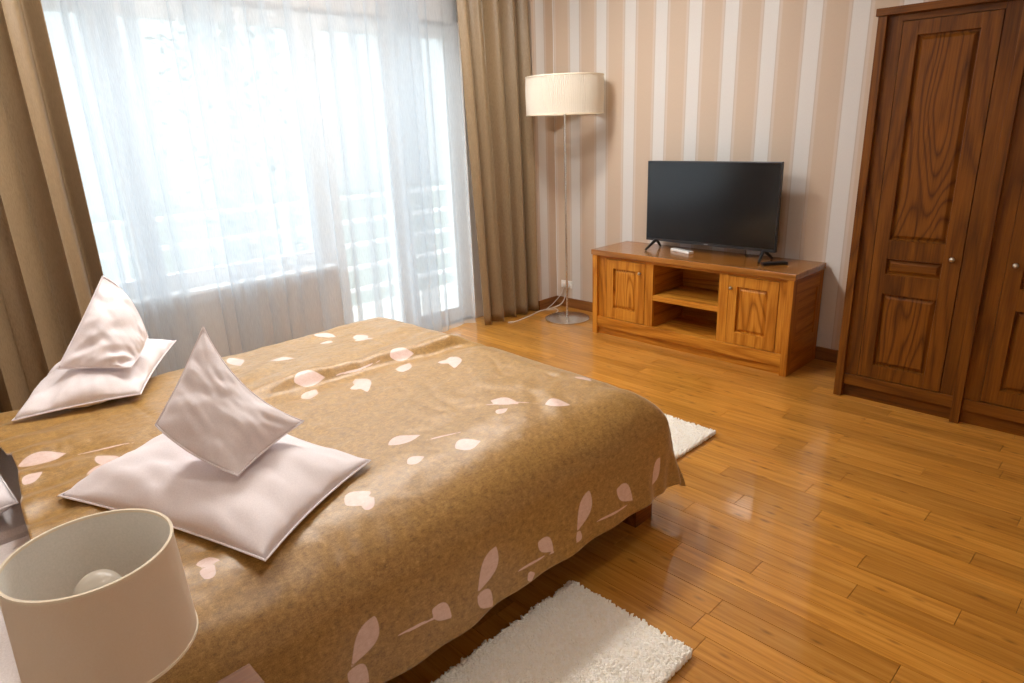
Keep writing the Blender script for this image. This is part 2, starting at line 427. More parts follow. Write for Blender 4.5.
# ------------------------------------------------------------------ the room
RX, RY, RZ = 5.2, -4.75, 2.62
NX = -0.25                                                    # face of the recessed window wall
def struct(name, boxes, mat, **k):
    bm = bmesh.new()
    for b in boxes: add_box(bm, *b)
    return bm_obj(name, bm, mat, kind='structure', **k)
struct('wall_television', [(-0.45, RX + 0.15, 0.0, 0.15, 0, RZ)], 'paper_x')
struct('wall_corner_pier', [(-0.45, 0.0, -0.24, 0.0, 0, RZ)], 'paper_y')
struct('wall_window', [(-0.45, NX, -4.22, -1.95, 0, 0.64), (-0.45, NX, -4.22, -0.74, 2.25, RZ),
                       (-0.45, NX, -0.74, -0.24, 0, RZ), (-0.45, NX, RY - .15, -4.22, 0, RZ)], 'sillw')
struct('wall_back', [(NX, RX, RY - 0.15, RY, 0, RZ)], 'plaster')
struct('wall_right', [(RX, RX + 0.15, RY - 0.15, 0.0, 0, RZ)], 'plaster')
struct('ceiling', [(-0.45, RX + .15, RY - 0.15, 0.15, RZ, RZ + 0.1)], 'ceiling')
struct('baseboard_television', [(0.0, 2.56, -0.014, 0.0, 0, 0.082)], 'base')
struct('baseboard_corner', [(0.0, 0.014, -0.24, -0.014, 0, 0.082)], 'base_y')
struct('baseboard_back', [(NX, RX, RY, RY + 0.014, 0, 0.082)], 'base')
struct('baseboard_right', [(RX - 0.014, RX, RY, 0, 0, 0.082)], 'base_y')

# floor: bamboo planks laid one by one on a dark screed
floor = struct('floor', [(-0.45, RX + .15, RY - .15, 0.15, -0.06, -0.0125)], 'gap')
PW, PL = 0.0925, 0.946
joint = {0: 2.703, 2: 2.95, 4: 2.878, 5: 2.54, 6: 2.985, 7: 2.704, 9: 2.58, 10: 3.247, 11: 2.96, 13: 3.46, 14: 2.958}
camM = cam.matrix_world.inverted()
def in_view(x, y, z=0.0, m=20):
    q = camM @ Vector((x, y, z))
    if q.z > -0.05: return False
    px, py = 512 + 662.47 * q.x / -q.z, 341.5 - 662.47 * q.y / -q.z
    return -m < px < 1024 + m and -m < py < 683 + m
def plank_mesh(L, W):
    bm = bmesh.new(); e = 0.0006
    vs = []
    for (x, y, z) in [(0, 0, -0.0125), (L, 0, -0.0125), (L, W, -0.0125), (0, W, -0.0125),
                      (0, 0, -0.0009), (L, 0, -0.0009), (L, W, -0.0009), (0, W, -0.0009),
                      (.0004, .0004, 0), (L - .0004, .0004, 0), (L - .0004, W - .0004, 0), (.0004, W - .0004, 0)]:
        cx_ = e if x < L / 2 else -e; cy_ = e if y < W / 2 else -e
        vs.append(bm.verts.new((x + cx_, y + cy_, z)))
    for a, b in ((0, 4), (4, 8)):
        for i in range(4): bm.faces.new([vs[a + i], vs[a + (i + 1) % 4], vs[b + (i + 1) % 4], vs[b + i]])
    bm.faces.new([vs[8], vs[9], vs[10], vs[11]])
    me = bpy.data.meshes.new('plank'); bm.to_mesh(me); bm.free(); me.materials.append(MAT['bamboo']); return me
cache = {}
hid_v, hid_f = [], []
nplank = 0
r0 = -14
while True:
    yt = -1.21 - PW * r0; yb = yt - PW
    if yb > 0: r0 += 1; continue
    if yt < RY: break
    a, b = max(yb, RY), min(yt, 0.0)
    W = round(b - a, 4)
    x = joint.get(r0, 2.4 + random.random() * PL)
    while x > -0.45: x -= PL
    xs = -0.25
    while x < RX and W > 0.004:
        x0, x1 = max(x, xs), min(x + PL, RX); x += PL
        if x1 - x0 < 0.02: continue
        L = round(x1 - x0, 3)
        seen = any(in_view(x0 + (x1 - x0) * t, (a + b) / 2) for t in (0.02, .25, .5, .75, 0.98))
        under_bed = x0 > 0.5 and x1 < 2.45 and a > -4.6 and b < -2.35
        under_far = x1 < 2.3 and b < -2.3
        if seen and not under_bed and not under_far and nplank < 298:
            if (L, W) not in cache: cache[(L, W)] = plank_mesh(L, W)
            o = bpy.data.objects.new('plank', cache[(L, W)]); COL.objects.link(o); o.parent = floor; o.location = (x0, a, 0)
            nplank += 1
        else:
            i = len(hid_v); e = 0.0007
            hid_v += [(x0 + e, a + e, 0), (x1 - e, a + e, 0), (x1 - e, b - e, 0), (x0 + e, b - e, 0),
                      (x0 + e, a + e, -.0125), (x1 - e, a + e, -.0125), (x1 - e, b - e, -.0125), (x0 + e, b - e, -.0125)]
            hid_f += [(i, i + 1, i + 2, i + 3)] + [(i + q, i + 4 + q, i + 4 + (q + 1) % 4, i + (q + 1) % 4) for q in range(4)]
    r0 += 1
mesh_obj('plank_field', hid_v, hid_f, 'bamboo', floor, kind='stuff')

# ------------------------------------------------------------------ window, balcony door, what lies outside
def sash(bm, y0, y1, z0, z1, x0, x1, wd):
    add_box(bm, x0, x1, y0, y0 + wd, z0, z1); add_box(bm, x0, x1, y1 - wd, y1, z0, z1)
    add_box(bm, x0, x1, y0 + wd, y1 - wd, z0, z0 + wd); add_box(bm, x0, x1, y0 + wd, y1 - wd, z1 - wd, z1)
bm = bmesh.new(); sash(bm, -4.22, -1.95, 0.64, 2.25, -0.40, -0.33, 0.05)
win = bm_obj('window_1', bm, 'pvc', kind='structure')
for y0, y1 in ((-4.17, -3.09), (-3.09, -2.0)):
    bm = bmesh.new(); sash(bm, y0, y1, 0.69, 2.20, -0.395, -0.325, 0.065); s_ = bm_obj('window_sash', bm, 'pvc', win)
    box('pane', -0.365, -0.357, y0 + .065, y1 - .065, 0.755, 2.135, 'glass', s_)
box('window_sill', -0.33, -0.19, -4.22, -1.97, 0.64, 0.665, 'pvc', win, bev=0.004)
bm = bmesh.new(); sash(bm, -1.95, -0.74, 0.0, 2.25, -0.40, -0.33, 0.05)
dr = bm_obj('door_1', bm, 'pvc', kind='structure')
for y0, y1 in ((-1.90, -1.36), (-1.30, -0.79)):
    bm = bmesh.new(); sash(bm, y0, y1, 0.05, 2.20, -0.395, -0.325, 0.06); s_ = bm_obj('door_leaf', bm, 'pvc', dr)
    box('pane', -0.365, -0.357, y0 + .06, y1 - .06, 0.11, 2.14, 'glass', s_)
box('door_mullion', -0.40, -0.33, -1.36, -1.30, 0.05, 2.20, 'pvc', dr)

struct('balcony_floor', [(-1.65, -0.45, -5.6, 0.6, -0.2, -0.06)], 'concrete')
rl = empty('balcony_railing', (-1.5, -2.5, -0.06), 'white balcony railing with horizontal bars outside the window', 'railing')
for z in (0.96, 0.75, 0.54, 0.33, 0.125):
    box('rail', -1.515, -1.485, -5.5, 0.5, z - 0.016, z + 0.016, 'rail', rl)
for y in (-5.45, -4.2, -2.95, -1.7, -0.45, 0.45):
    box('post', -1.525, -1.475, y - .025, y + .025, -0.06, 0.98, 'rail', rl)
struct('ground_outside', [(-60, -1.7, -50, 45, -4.2, -4.0)], 'ground')
hy = np.linspace(-150, 170, 90)[None, :]; hs = np.linspace(0, 1, 14)[:, None]
hz = 17.0 + 2.5 * np.sin(hy * .05) + 1.6 * np.sin(hy * .13 + 1) + 1.2 * vnoise(hy * .4, hy * 0, 3)
hX = -58 - 40 * hs + 0 * hy; hZ = -4.1 + (hz + 4.1) * np.sin(np.pi * hs) ** 0.8
hl = grid_obj('added_hillside', hX, hy + 0 * hs, hZ, 'hill'); hl['kind'] = 'structure'  # added hill: hides the low sky so the window view stays dimmer
def tree(x, y, h, rad, label):
    t = empty('garden_tree', (x, y, -4.0), label, 'tree', 'trees outside the window')
    tube('trunk', smooth_path([(x, y, -4.0), (x + .1, y - .1, -4 + h * .4), (x, y + .1, -4 + h * .85)], 4), [0.2 - 0.012 * i for i in range(9)], 'bark', t, 8)
    V, Fc = [], []
    n = 1800
    for i in range(n):
        p = rng.normal(size=3); p /= np.linalg.norm(p); p *= rng.random() ** 0.4
        hh = p[2] * 0.5 + 0.5
        c = np.array([x + p[0] * rad * (1.15 - .6 * hh), y + p[1] * rad * (1.15 - .6 * hh), -4 + h * (0.28 + 0.75 * hh)])
        a = rng.normal(size=3); a /= np.linalg.norm(a); b = np.cross(a, rng.normal(size=3)); b /= np.linalg.norm(b); s = 0.05 + 0.07 * rng.random()
        k = len(V); V += [tuple(c - a * s), tuple(c + b * s * .5), tuple(c + a * s), tuple(c - b * s * .5)]; Fc.append((k, k + 1, k + 2, k + 3))
    mesh_obj('foliage', V, Fc, 'leaf_tree', t, kind='stuff')
tree(-9.0, 1.2, 9.5, 2.0, 'tall hazy tree seen through the sheer curtain, nearest the right window pane')
tree(-12.0, -3.4, 8.0, 1.6, 'slim hazy tree seen through the sheer curtain, left of the tall one')
tree(-14.0, -8.5, 7.0, 2.4, 'low hazy tree seen through the sheer curtain at its left end')

# ------------------------------------------------------------------ curtains
def curtain(name, ya, yb, yab, ybb, xc, amp, folds, mat, label, zt=2.57, zb=0.012, cols=420, rows=36, seed=1, over=0.25, thick=0.0, jitter=0.35, group=None, xb=None, single=False):
    """ya, yb: edges at the top; yab, ybb: edges at the hem"""
    r = np.random.default_rng(seed)
    s = np.linspace(0, 1, cols); ph = s * folds * 2 * np.pi
    for k in range(1, 6): ph = ph + jitter * folds * 0.30 / k * np.sin(2 * np.pi * (k * 1.37 * s + r.random()))
    am = 1 + 0.45 * np.sin(2 * np.pi * (s * folds * 0.37 + r.random())) + 0.25 * np.sin(2 * np.pi * (s * folds * .61 + r.random()))
    v = np.linspace(0, 1, rows)[:, None]
    z = zt + (zb - zt) * v
    drift = 0.5 * np.sin(v * 2.2 + s[None] * 9 + r.random() * 6) * v
    p2 = ph[None] + drift
    grow = 0.55 + 0.45 * np.minimum(1, v * 2.0)
    X = (xc if xb is None else xc + (xb - xc) * v) + amp * am[None] * grow * (np.sin(p2) + 0.22 * np.sin(2.3 * p2 + 1))
    y0 = ya + (yab - ya) * v; y1 = yb + (ybb - yb) * v
    wl = (yb - ya) / folds
    Y = y0 + (y1 - y0) * s[None] + over * wl * np.sin(2 * p2 + 0.6) * np.minimum(1, 6 * s * (1 - s))[None]
    if single: Y = y0 + (y1 - y0) * s[None] + over * wl * (1 + .35 * np.sin(s * 41.0)[None]) * np.sin(p2) * np.minimum(1, 10 * s * (1 - s))[None]; X = xc + amp * am[None] * grow * np.cos(p2 + .3)
    Z = np.broadcast_to(z, X.shape).copy()
    return X, Y, Z, grid_obj(name, X, Y, Z, mat, thick=thick, label=label, cat='curtain', group=group, offset=0.0)
curtain('sheer_curtain', -3.52, -0.86, -3.52, -0.86, -0.150, 0.022, 24, 'voile', 'sheer white voile curtain across the window and balcony door', cols=1500, rows=40, seed=5, over=0.46, jitter=0.50, single=True)
curtain('drape_curtain', -4.62, -3.41, -4.62, -3.41, -0.005, 0.050, 7, 'drape', 'taupe satin drape at the left edge, beside the far stacked pillows', seed=11, cols=520, thick=0.002, over=0.12)
curtain('drape_curtain', -0.965, -0.30, -0.865, -0.275, -0.012, 0.052, 4.2, 'drape', 'taupe satin drape gathered in the corner beside the floor lamp', seed=9, cols=460, thick=0.002, over=0.10, jitter=0.25)
tr_ = box('curtain_track', -0.17, 0.06, -4.7, -0.245, 2.58, RZ, 'pvc', bev=0.004)
tr_['label'] = 'white ceiling curtain track above the window'; tr_['category'] = 'curtain track'

# ------------------------------------------------------------------ framed doors with raised panels
def framed_door(parent, x0, x1, yf, th, z0, z1, openings, pre, knob):
    """frame of stiles and rails in one mesh, one raised panel per opening, a knob; the front faces -y"""
    d = None
    bm = bmesh.new()
    ox0, ox1 = openings[0][0], openings[0][1]
    add_box(bm, x0, ox0, yf, yf + th, z0, z1, 0.0015); add_box(bm, ox1, x1, yf, yf + th, z0, z1, 0.0015)
    zs = [z0] + [v for o in sorted(openings, key=lambda q: q[2]) for v in (o[2], o[3])] + [z1]
    for i in range(0, len(zs), 2): add_box(bm, ox0, ox1, yf + .0004, yf + th, zs[i], zs[i + 1])
    d = bm_obj('door', bm, pre + 'z', parent)
    for (a, b, c, e) in openings:
        bm = bmesh.new(); q, g, m1 = 0.0, 0.008, min(0.024, (e - c) * .28)
        def ring(ins, y): return [bm.verts.new(v) for v in ((a + ins, y, c + ins), (b - ins, y, c + ins), (b - ins, y, e - ins), (a + ins, y, e - ins))]
        R = [ring(0, yf + 0.001), ring(0.004, yf + .017), ring(0.010, yf + .017), ring(m1, yf + 0.0075), ring(m1 + .004, yf + .007)]
        for A, B in zip(R, R[1:]):
            for i in range(4): bm.faces.new([A[i], A[(i + 1) % 4], B[(i + 1) % 4], B[i]])
        bm.faces.new(R[-1])
        bm_obj('panel', bm, (pre + 'x') if (b - a) > 2.0 * (e - c) else (pre + 'panel'), d)
    kx, kz, kr = knob
    prof = [(0.0035, 0.0), (0.0035, 0.010), (kr * .75, 0.013), (kr, 0.018), (kr * .9, 0.024), (kr * .5, 0.0275), (0.0003, 0.0285)]
    V, Fc, sg = [], [], 14
    for (rr, dy) in prof:
        for i in range(sg): V.append((kx + rr * math.cos(2 * math.pi * i / sg), yf - dy, kz + rr * math.sin(2 * math.pi * i / sg)))
    for j in range(len(prof) - 1):
        for i in range(sg): Fc.append((j * sg + i, j * sg + (i + 1) % sg, (j + 1) * sg + (i + 1) % sg, (j + 1) * sg + i))
    mesh_obj('knob', V, Fc, 'nickel', d, smooth=True, label='round aged nickel knob')
    return d

# ------------------------------------------------------------------ wardrobe
wd = empty('wardrobe', (3.15, -0.27, 0), 'tall stained oak wardrobe with raised panel doors standing against the striped wall', 'wardrobe')
YF = -0.534
WX1 = 3.735
box('carcass', 2.575, WX1 - .014, -0.485, -0.002, 0.0, 1.935, 'ward_z', wd)
for x in (2.561, 3.128, WX1 - .04):
    box('post', x, x + 0.040, YF, YF + 0.05, 0.0, 1.938, 'ward_z', wd, bev=0.0015)
for a, b in ((2.601, 2.665), (3.064, 3.128), (3.168, 3.236), (3.635, WX1 - .04)):
    box('stile', a, b, YF + 0.024, YF + 0.05, 0.072, 1.938, 'ward_z', wd)
for a, b in ((2.665, 3.064), (3.236, 3.635)):
    box('top_rail', a, b, YF + 0.022, YF + 0.05, 1.908, 1.938, 'ward_x', wd)
for a, b in ((2.601, 3.128), (3.168, WX1 - .04)):
    box('bottom_rail', a, b, YF + 0.014, YF + 0.05, 0.072, 0.132, 'ward_x', wd, bev=0.002)
    box('kickboard', a, b, YF + 0.034, YF + 0.05, 0.0, 0.072, 'ward_x', wd)
bm = bmesh.new()
add_box(bm, 2.552, WX1 + .009, YF - 0.012, 0.0 - .002, 1.938, 1.972, 0.003)
bm_obj('cornice', bm, 'ward_x', wd)
for dx in (0.0, 0.5695):
    ops = [(2.735 + dx, 2.984 + dx, 0.885, 1.842), (2.735 + dx, 2.984 + dx, 0.708, 0.790), (2.735 + dx, 2.984 + dx, 0.208, 0.605)]
    framed_door(wd, 2.668 + dx, 3.061 + dx, YF + 0.022, 0.024, 0.137, 1.905, ops, 'ward_', (3.024 + dx if dx == 0 else 2.705 + dx, 0.818, 0.0125))

# ------------------------------------------------------------------ fill lamps added on the ceiling, above the frame, to brighten the room
for (lx, ly, lab) in ((0.90, -1.40, 'added round fill lamp on the ceiling nearest the television wall'), (0.95, -2.35, 'added round fill lamp on the ceiling above the foot of the bed'),
                      (1.00, -3.25, 'added round fill lamp on the ceiling above the head half of the bed')):
    cl = empty('fill_lamp', (lx, ly, RZ), lab, 'ceiling lamp', 'added fill lamps')
    lathe('mount', [(0.0005, RZ), (0.175, RZ), (0.175, RZ - .025), (0.0005, RZ - .025)], lx, ly, 'whiteplastic', cl, 40)
    lathe('diffuser', [(0.165, RZ - .025), (0.16, RZ - .05), (0.13, RZ - .075), (0.07, RZ - .09), (0.0005, RZ - .095)], lx, ly, 'fill_glow', cl, 40, sharp=80)

lx, ly = 3.05, -3.25  # one more added fill lamp, weaker, to lift the near rug
cl = empty('fill_lamp', (lx, ly, RZ), 'added dimmer round fill lamp on the ceiling above the near rug', 'ceiling lamp', 'added fill lamps')
lathe('mount', [(0.0005, RZ), (0.175, RZ), (0.175, RZ - .025), (0.0005, RZ - .025)], lx, ly, 'whiteplastic', cl, 40)
lathe('diffuser', [(0.165, RZ - .025), (0.16, RZ - .05), (0.13, RZ - .075), (0.07, RZ - .09), (0.0005, RZ - .095)], lx, ly, 'fill_glow_dim', cl, 40, sharp=80)

# ------------------------------------------------------------------ TV console
cs = empty('tv_console', (1.505, -0.22, 0), 'low oak TV console with two panelled doors and open shelves', 'console')
KF = -0.452
bm = bmesh.new(); add_box(bm, 0.752, 2.259, KF - 0.006, -0.016, 0.597, 0.634, 0.003); bm_obj('top', bm, 'cons_top', cs)
for x in (0.760, 2.208):
    box('post', x, x + 0.042, KF, KF + 0.05, 0, 0.597, 'cons_z', cs, bev=0.0015)
for x in (0.760, 2.208):
    box('post', x, x + 0.042, -0.066, -0.018, 0, 0.597, 'cons_z', cs, bev=0.0015)
for side, x0, x1 in ((0, 0.768, 0.786), (1, 2.224, 2.244)):
    sd = box('side_panel', x0, x1, KF + 0.05, -0.066, 0.0, 0.597, 'cons_y', cs)
    xo = 2.2495 if side else 0.7625
    for (z0, z1) in ((0.0, 0.20), (0.495, 0.597)):
        box('rail', min(xo, x1 if side else x0), max(xo, x1 if side else x0), KF + .05, -0.066, z0, z1, 'cons_y', sd)
    for (a, b) in ((KF + .05, -0.362), (-0.095, -0.066)):
        box('stile', min(xo, x1 if side else x0), max(xo, x1 if side else x0), a, b, 0.20, 0.495, 'cons_z', sd)
box('back_panel', 0.786, 2.224, -0.040, -0.024, 0.05, 0.597, 'cons_x', cs)
box('bottom_board', 0.786, 2.224, KF + 0.05, -0.040, 0.105, 0.126, 'cons_x', cs)
box('top_rail', 0.802, 2.208, KF + 0.024, KF + 0.046, 0.574, 0.597, 'cons_x', cs)
box('bottom_rail', 0.802, 2.208, KF + 0.006, KF + 0.046, 0.056, 0.132, 'cons_x', cs, bev=0.002)
box('kickboard', 0.802, 2.208, KF + 0.026, KF + 0.046, 0.0, 0.056, 'cons_x', cs)
for a, b in ((0.802, 0.872), (1.208, 1.272), (1.766, 1.830), (2.158, 2.208)):
    box('stile', a, b, KF + 0.024, KF + 0.046, 0.132, 0.574, 'cons_z', cs)
for a in (1.250, 1.766): box('divider', a, a + 0.02, KF + 0.046, -0.040, 0.126, 0.597, 'cons_y', cs)
box('shelf', 1.27, 1.766, KF + 0.026, -0.040, 0.322, 0.358, 'cons_x', cs, bev=0.001)
framed_door(cs, 0.8755, 1.2045, KF + 0.021, 0.022, 0.1355, 0.5705, [(0.934, 1.130, 0.212, 0.508)], 'cons_', (1.172, 0.502, 0.0115))
framed_door(cs, 1.8335, 2.1545, KF + 0.021, 0.022, 0.1355, 0.5705, [(1.890, 2.090, 0.212, 0.508)], 'cons_', (1.856, 0.498, 0.0115))

# ------------------------------------------------------------------ television and remotes
tv = empty('television', (1.53, -0.19, 0.634), 'black flat screen television standing on the oak console', 'television')
TY = -0.205
TX0, TX1, TZ0, TZ1 = 1.055, 2.010, 0.696, 1.246
box('case', TX0, TX1, TY, TY + 0.028, TZ0, TZ1, 'tvcase', tv, bev=0.003)
box('rear_housing', TX0 + .14, TX1 - .14, TY + .028, TY + .06, TZ0 + .03, TZ0 + .33, 'black', tv, bev=0.008)
box('screen', TX0 + .008, TX1 - .008, TY - .0012, TY + .001, TZ0 + .020, TZ1 - .008, 'screen', tv)
box('logo', 1.518, 1.548, TY - .0012, TY, TZ0 + .006, TZ0 + .012, 'silverlogo', tv)
for x, sx in ((1.135, -1), (1.930, 1)):
    bm = bmesh.new()
    add_tube(bm, [(x, TY + .020, 0.704), (x + sx * .004, TY + .004, 0.698), (x + sx * .022, TY - .090, 0.6412)], [0.012, 0.012, 0.008], 8)
    add_tube(bm, [(x, TY + .010, 0.704), (x + sx * .004, TY + .024, 0.698), (x + sx * .022, TY + .098, 0.6412)], [0.012, 0.012, 0.008], 8)
    bm_obj('foot', bm, 'black', tv, smooth=True)
tube('cable', smooth_path([(1.78, TY + .05, 0.76), (1.785, TY + .058, 0.70), (1.78, TY + .085, 0.64), (1.76, -0.045, 0.638)]), 0.0025, 'black', tv, 6)
def remote(a, b, wdt, h, mat, btn, label, cat='remote'):
    A, B = Vector((*a, 0.6345)), Vector((*b, 0.6345)); d = (B - A); L = d.length; ang = math.atan2(d.y, d.x)
    e = empty('remote_control', (A + B) / 2, label, cat); e.rotation_euler = (0, 0, ang)
    def lb(name, x0, x1, y0, y1, z0, z1, m, bev):
        bm = bmesh.new(); add_box(bm, x0, x1, y0, y1, z0, z1, bev)
        me = bpy.data.meshes.new(name); bm.to_mesh(me); bm.free(); me.materials.append(MAT[m])
        o = bpy.data.objects.new(name, me); COL.objects.link(o); o.parent = e
    lb('body', -L / 2, L / 2, -wdt / 2, wdt / 2, 0, h, mat, 0.004)
    for i in range(7):
        for j in (-1, 0, 1):
            lb('button', -L / 2 + .022 + i * (L - .05) / 6, -L / 2 + .030 + i * (L - .05) / 6, j * wdt * .27 - .0035, j * wdt * .27 + .0035, h - .0005, h + .0018, btn, 0.0)
remote((1.262, -0.175), (1.442, -0.232), 0.046, 0.018, 'whiteplastic', 'greybtn', 'white remote control lying beside the left foot of the television')
remote((1.985, -0.318), (2.088, -0.200), 0.044, 0.018, 'black', 'darkbtn', 'black remote control lying beside the right foot of the television')

# ------------------------------------------------------------------ floor lamp, wall socket
LX, LY = 0.370, -0.292
fl = empty('floor_lamp', (LX, LY, 0), 'tall floor lamp with ivory pleated drum shade and round steel base', 'floor lamp')
lathe('base', [(0.0005, 0.0), (0.176, 0.0), (0.180, 0.003), (0.180, 0.010), (0.172, 0.0135), (0.05, 0.016), (0.014, 0.020), (0.0005, 0.0205)], LX, LY, 'chrome', fl, 64)
tube('pole', [(LX, LY, 0.015), (LX, LY, 1.72)], 0.0085, 'chrome', fl, 14)
bm = bmesh.new()
for t in range(3):
    an = t * 2 * math.pi / 3 + .4
    add_tube(bm, [(LX, LY, 1.70), (LX + .278 * math.cos(an), LY + .278 * math.sin(an), 1.83)], 0.0025, 6)
bm_obj('shade_carrier', bm, 'chrome', fl, smooth=True)
lathe('bulb', [(0.013, 1.71), (0.015, 1.73), (0.028, 1.765), (0.030, 1.785), (0.022, 1.808), (0.0005, 1.815)], LX, LY, 'bulb', fl, 20)
th = np.linspace(0, 2 * np.pi, 1200, endpoint=False); nv = 10
zz = np.linspace(1.580, 1.842, nv)[:, None]
pl_ = np.abs(np.sin(th * 62))[None] * 0.0075 * (0.55 + 0.45 * np.sin(np.linspace(0, np.pi, nv))[:, None])
rr = 0.281 + pl_ + 0 * zz
grid_obj('shade', LX + rr * np.cos(th)[None], LY + rr * np.sin(th)[None], zz + 0 * rr, 'shade_tall', fl, closeu=True)
for z in (1.578, 1.838):
    lathe('shade_rim', [(0.2815, z), (0.2885, z), (0.2885, z + .009), (0.2815, z + .009)], LX, LY, 'shade_rim', fl, 96, close=True)
bm = bmesh.new()
add_tube(bm, smooth_path([(LX - .17, LY + .03, 0.006), (0.16, -.17, 0.004), (0.10, -0.13, 0.004), (0.055, -0.20, 0.004), (0.03, -0.09, .03), (0.06, -0.025, 0.10), (0.105, -0.020, 0.19)]), 0.0032, 6)
bm_obj('power_cord', bm, 'cord', fl, smooth=True)
co = tube('extension_cord', smooth_path([(0.145, -0.020, 0.185), (0.10, -0.035, 0.05), (0.055, -0.10, 0.0045), (0.04, -0.26, 0.0045), (0.075, -0.42, 0.0045), (0.10, -0.60, 0.0045), (0.075, -0.68, 0.0045)]), 0.0045, 'cord', None, 8)
co['label'] = 'white extension cord running along the floor under the corner drape'; co['category'] = 'cord'
so = empty('wall_socket', (0.122, 0, 0.2), 'white double wall socket on striped wall behind the floor lamp', 'socket')
for x in (0.090, 0.154):
    pt = box('plate', x - .031, x + .031, -0.010, -0.0005, 0.170, 0.232, 'whiteplastic', so, bev=0.003)
    bm = bmesh.new(); add_tube(bm, [(x, -0.009, 0.2), (x, -0.0215, 0.2)], 0.015, 16)
    bm_obj('plug', bm, 'whiteplastic', pt, smooth=True)

# ------------------------------------------------------------------ bed
bd = empty('bed', (1.6, -3.45, 0), 'low wooden double bed frame under the gold bedcover', 'bed')
for x in (0.72, 2.40):
    for y in (-4.58, -2.36):
        box('leg', x, x + 0.11, y, y + 0.11, 0.0, 0.16, 'bedwood', bd, bev=0.002)
for x in (0.72, 2.48): box('side_rail', x, x + 0.03, -4.60, -2.25, 0.16, 0.30, 'bedwood', bd, bev=0.002)
box('foot_rail', 0.75, 2.48, -2.28, -2.25, 0.16, 0.30, 'bedwood', bd, bev=0.002)
box('slat_base', 0.75, 2.48, -4.60, -2.28, 0.20, 0.225, 'bedwood', bd)
box('headboard', 0.66, 2.57, -4.70, -4.63, 0.0, 1.02, 'bedwood', bd, bev=0.006)
for i, (xa, xb) in enumerate(((0.765, 1.60), (1.61, 2.465))):
    m_ = box('mattress', xa, xb, -4.60, -2.30, 0.226, 0.445 if i == 0 else 0.445, 'sheet', None, bev=0.035)
    m_['label'] = ('white sheeted mattress on the window half of the bed' if i == 0 else 'white sheeted mattress on the near half of the bed'); m_['category'] = 'mattress'; m_['group'] = 'bed mattresses'

# the bedcover, laid out as cloth: (a, b) are distances along the fabric
LEAVES = [
(0.854,-2.757,0.980,-2.702,1), (1.005,-2.804,1.073,-2.771,1), (1.170,-2.717,1.221,-2.641,1), (1.063,-2.641,1.224,-2.699,1), 
(1.159,-3.122,1.203,-3.028,1), (0.861,-3.180,1.095,-3.223,1), (1.447,-3.162,1.458,-3.028,1), (1.493,-2.742,1.522,-2.630,1), 
(1.666,-2.800,1.558,-2.684,1), (1.684,-2.634,1.730,-2.565,1), (1.655,-2.539,1.791,-2.630,1), (1.623,-3.021,1.659,-2.941,1), 
(1.522,-2.934,1.716,-2.999,1), (1.580,-3.176,1.501,-3.097,1), (2.151,-3.205,2.169,-3.086,1), (2.294,-3.234,2.294,-3.166,1), 
(2.316,-3.068,2.334,-2.974,1), (2.341,-3.477,2.334,-3.386,1), (2.380,-3.444,2.352,-3.393,1), (2.140,-2.753,2.244,-2.706,1), 
(2.301,-2.637,2.352,-2.558,1), (2.197,-2.355,2.280,-2.351,1), (2.244,-2.818,2.237,-2.757,1), (2.660,-3.126,2.761,-3.223,1), 
(2.660,-2.699,2.775,-2.796,1), (2.779,-2.775,2.808,-2.807,1), (2.714,-2.565,2.793,-2.485,1), (2.700,-2.221,2.783,-2.326,1), 
(2.729,-2.963,2.793,-2.905,1), (2.768,-3.223,2.840,-3.166,1), (2.722,-3.379,2.779,-3.321,1), (2.646,-3.542,2.743,-3.632,1), 
(2.750,-3.643,2.818,-3.589,1), (2.829,-3.028,2.822,-2.992,1), (1.411,-4.110,1.411,-3.962,1), (1.562,-4.103,1.522,-4.045,1), 
(1.633,-3.940,1.619,-3.839,1), (1.515,-3.886,1.641,-3.849,1), (1.698,-3.915,1.655,-3.860,1), (0.786,-4.092,0.847,-4.034,1), 
(2.316,-3.853,2.337,-3.806,1), (2.366,-3.853,2.341,-3.821,1), (2.775,-3.090,2.797,-2.883,0), (2.732,-3.502,2.754,-3.343,0), 
(1.432,-3.962,1.519,-3.716,0), (2.783,-2.724,2.801,-2.453,0), (2.140,-2.804,2.291,-2.623,0), (2.208,-3.104,2.265,-2.959,0), 
(1.458,-3.010,1.497,-2.746,0), 
]
na, nb = 380, 350
a1 = np.linspace(XA - CD, XB + CD, na); b1 = np.linspace(YA, YB + CD, nb)
A, B = np.meshgrid(a1, b1)
X, Y, Z = cover(A, B)
lf = np.full(A.shape, -1.0)
for (x0, y0, x1, y1, k) in LEAVES:
    cx, cy = (x0 + x1) / 2, (y0 + y1) / 2; L = math.hypot(x1 - x0, y1 - y0) / 2 + 1e-6
    ux, uy = (x1 - x0) / 2 / L, (y1 - y0) / 2 / L
    p = ((A - cx) * ux + (B - cy) * uy) / L; q = (-(A - cx) * uy + (B - cy) * ux)
    L = L * 1.12 if k else L; Wd = min(max(0.27 * L * 2, 0.017), 0.033) if k else 0.0045
    q = q - 0.25 * Wd * (1 - p * p)
    prof = np.maximum(1 - p * p, -1) * (1 - 0.42 * p)
    v = np.where(np.abs(p) < 1.3, (prof - np.abs(q) / Wd), -1)
    if k: v = np.minimum(v, 1.0)
    lf = np.maximum(lf, v * (1.0 if k else 0.6))
cv = grid_obj('bedcover', X, Y, Z, 'cover', thick=0.006, attr={'leaf': lf}, label='gold bedcover with pale leaf pattern draped over the bed', cat='bedcover', offset=-1.0)

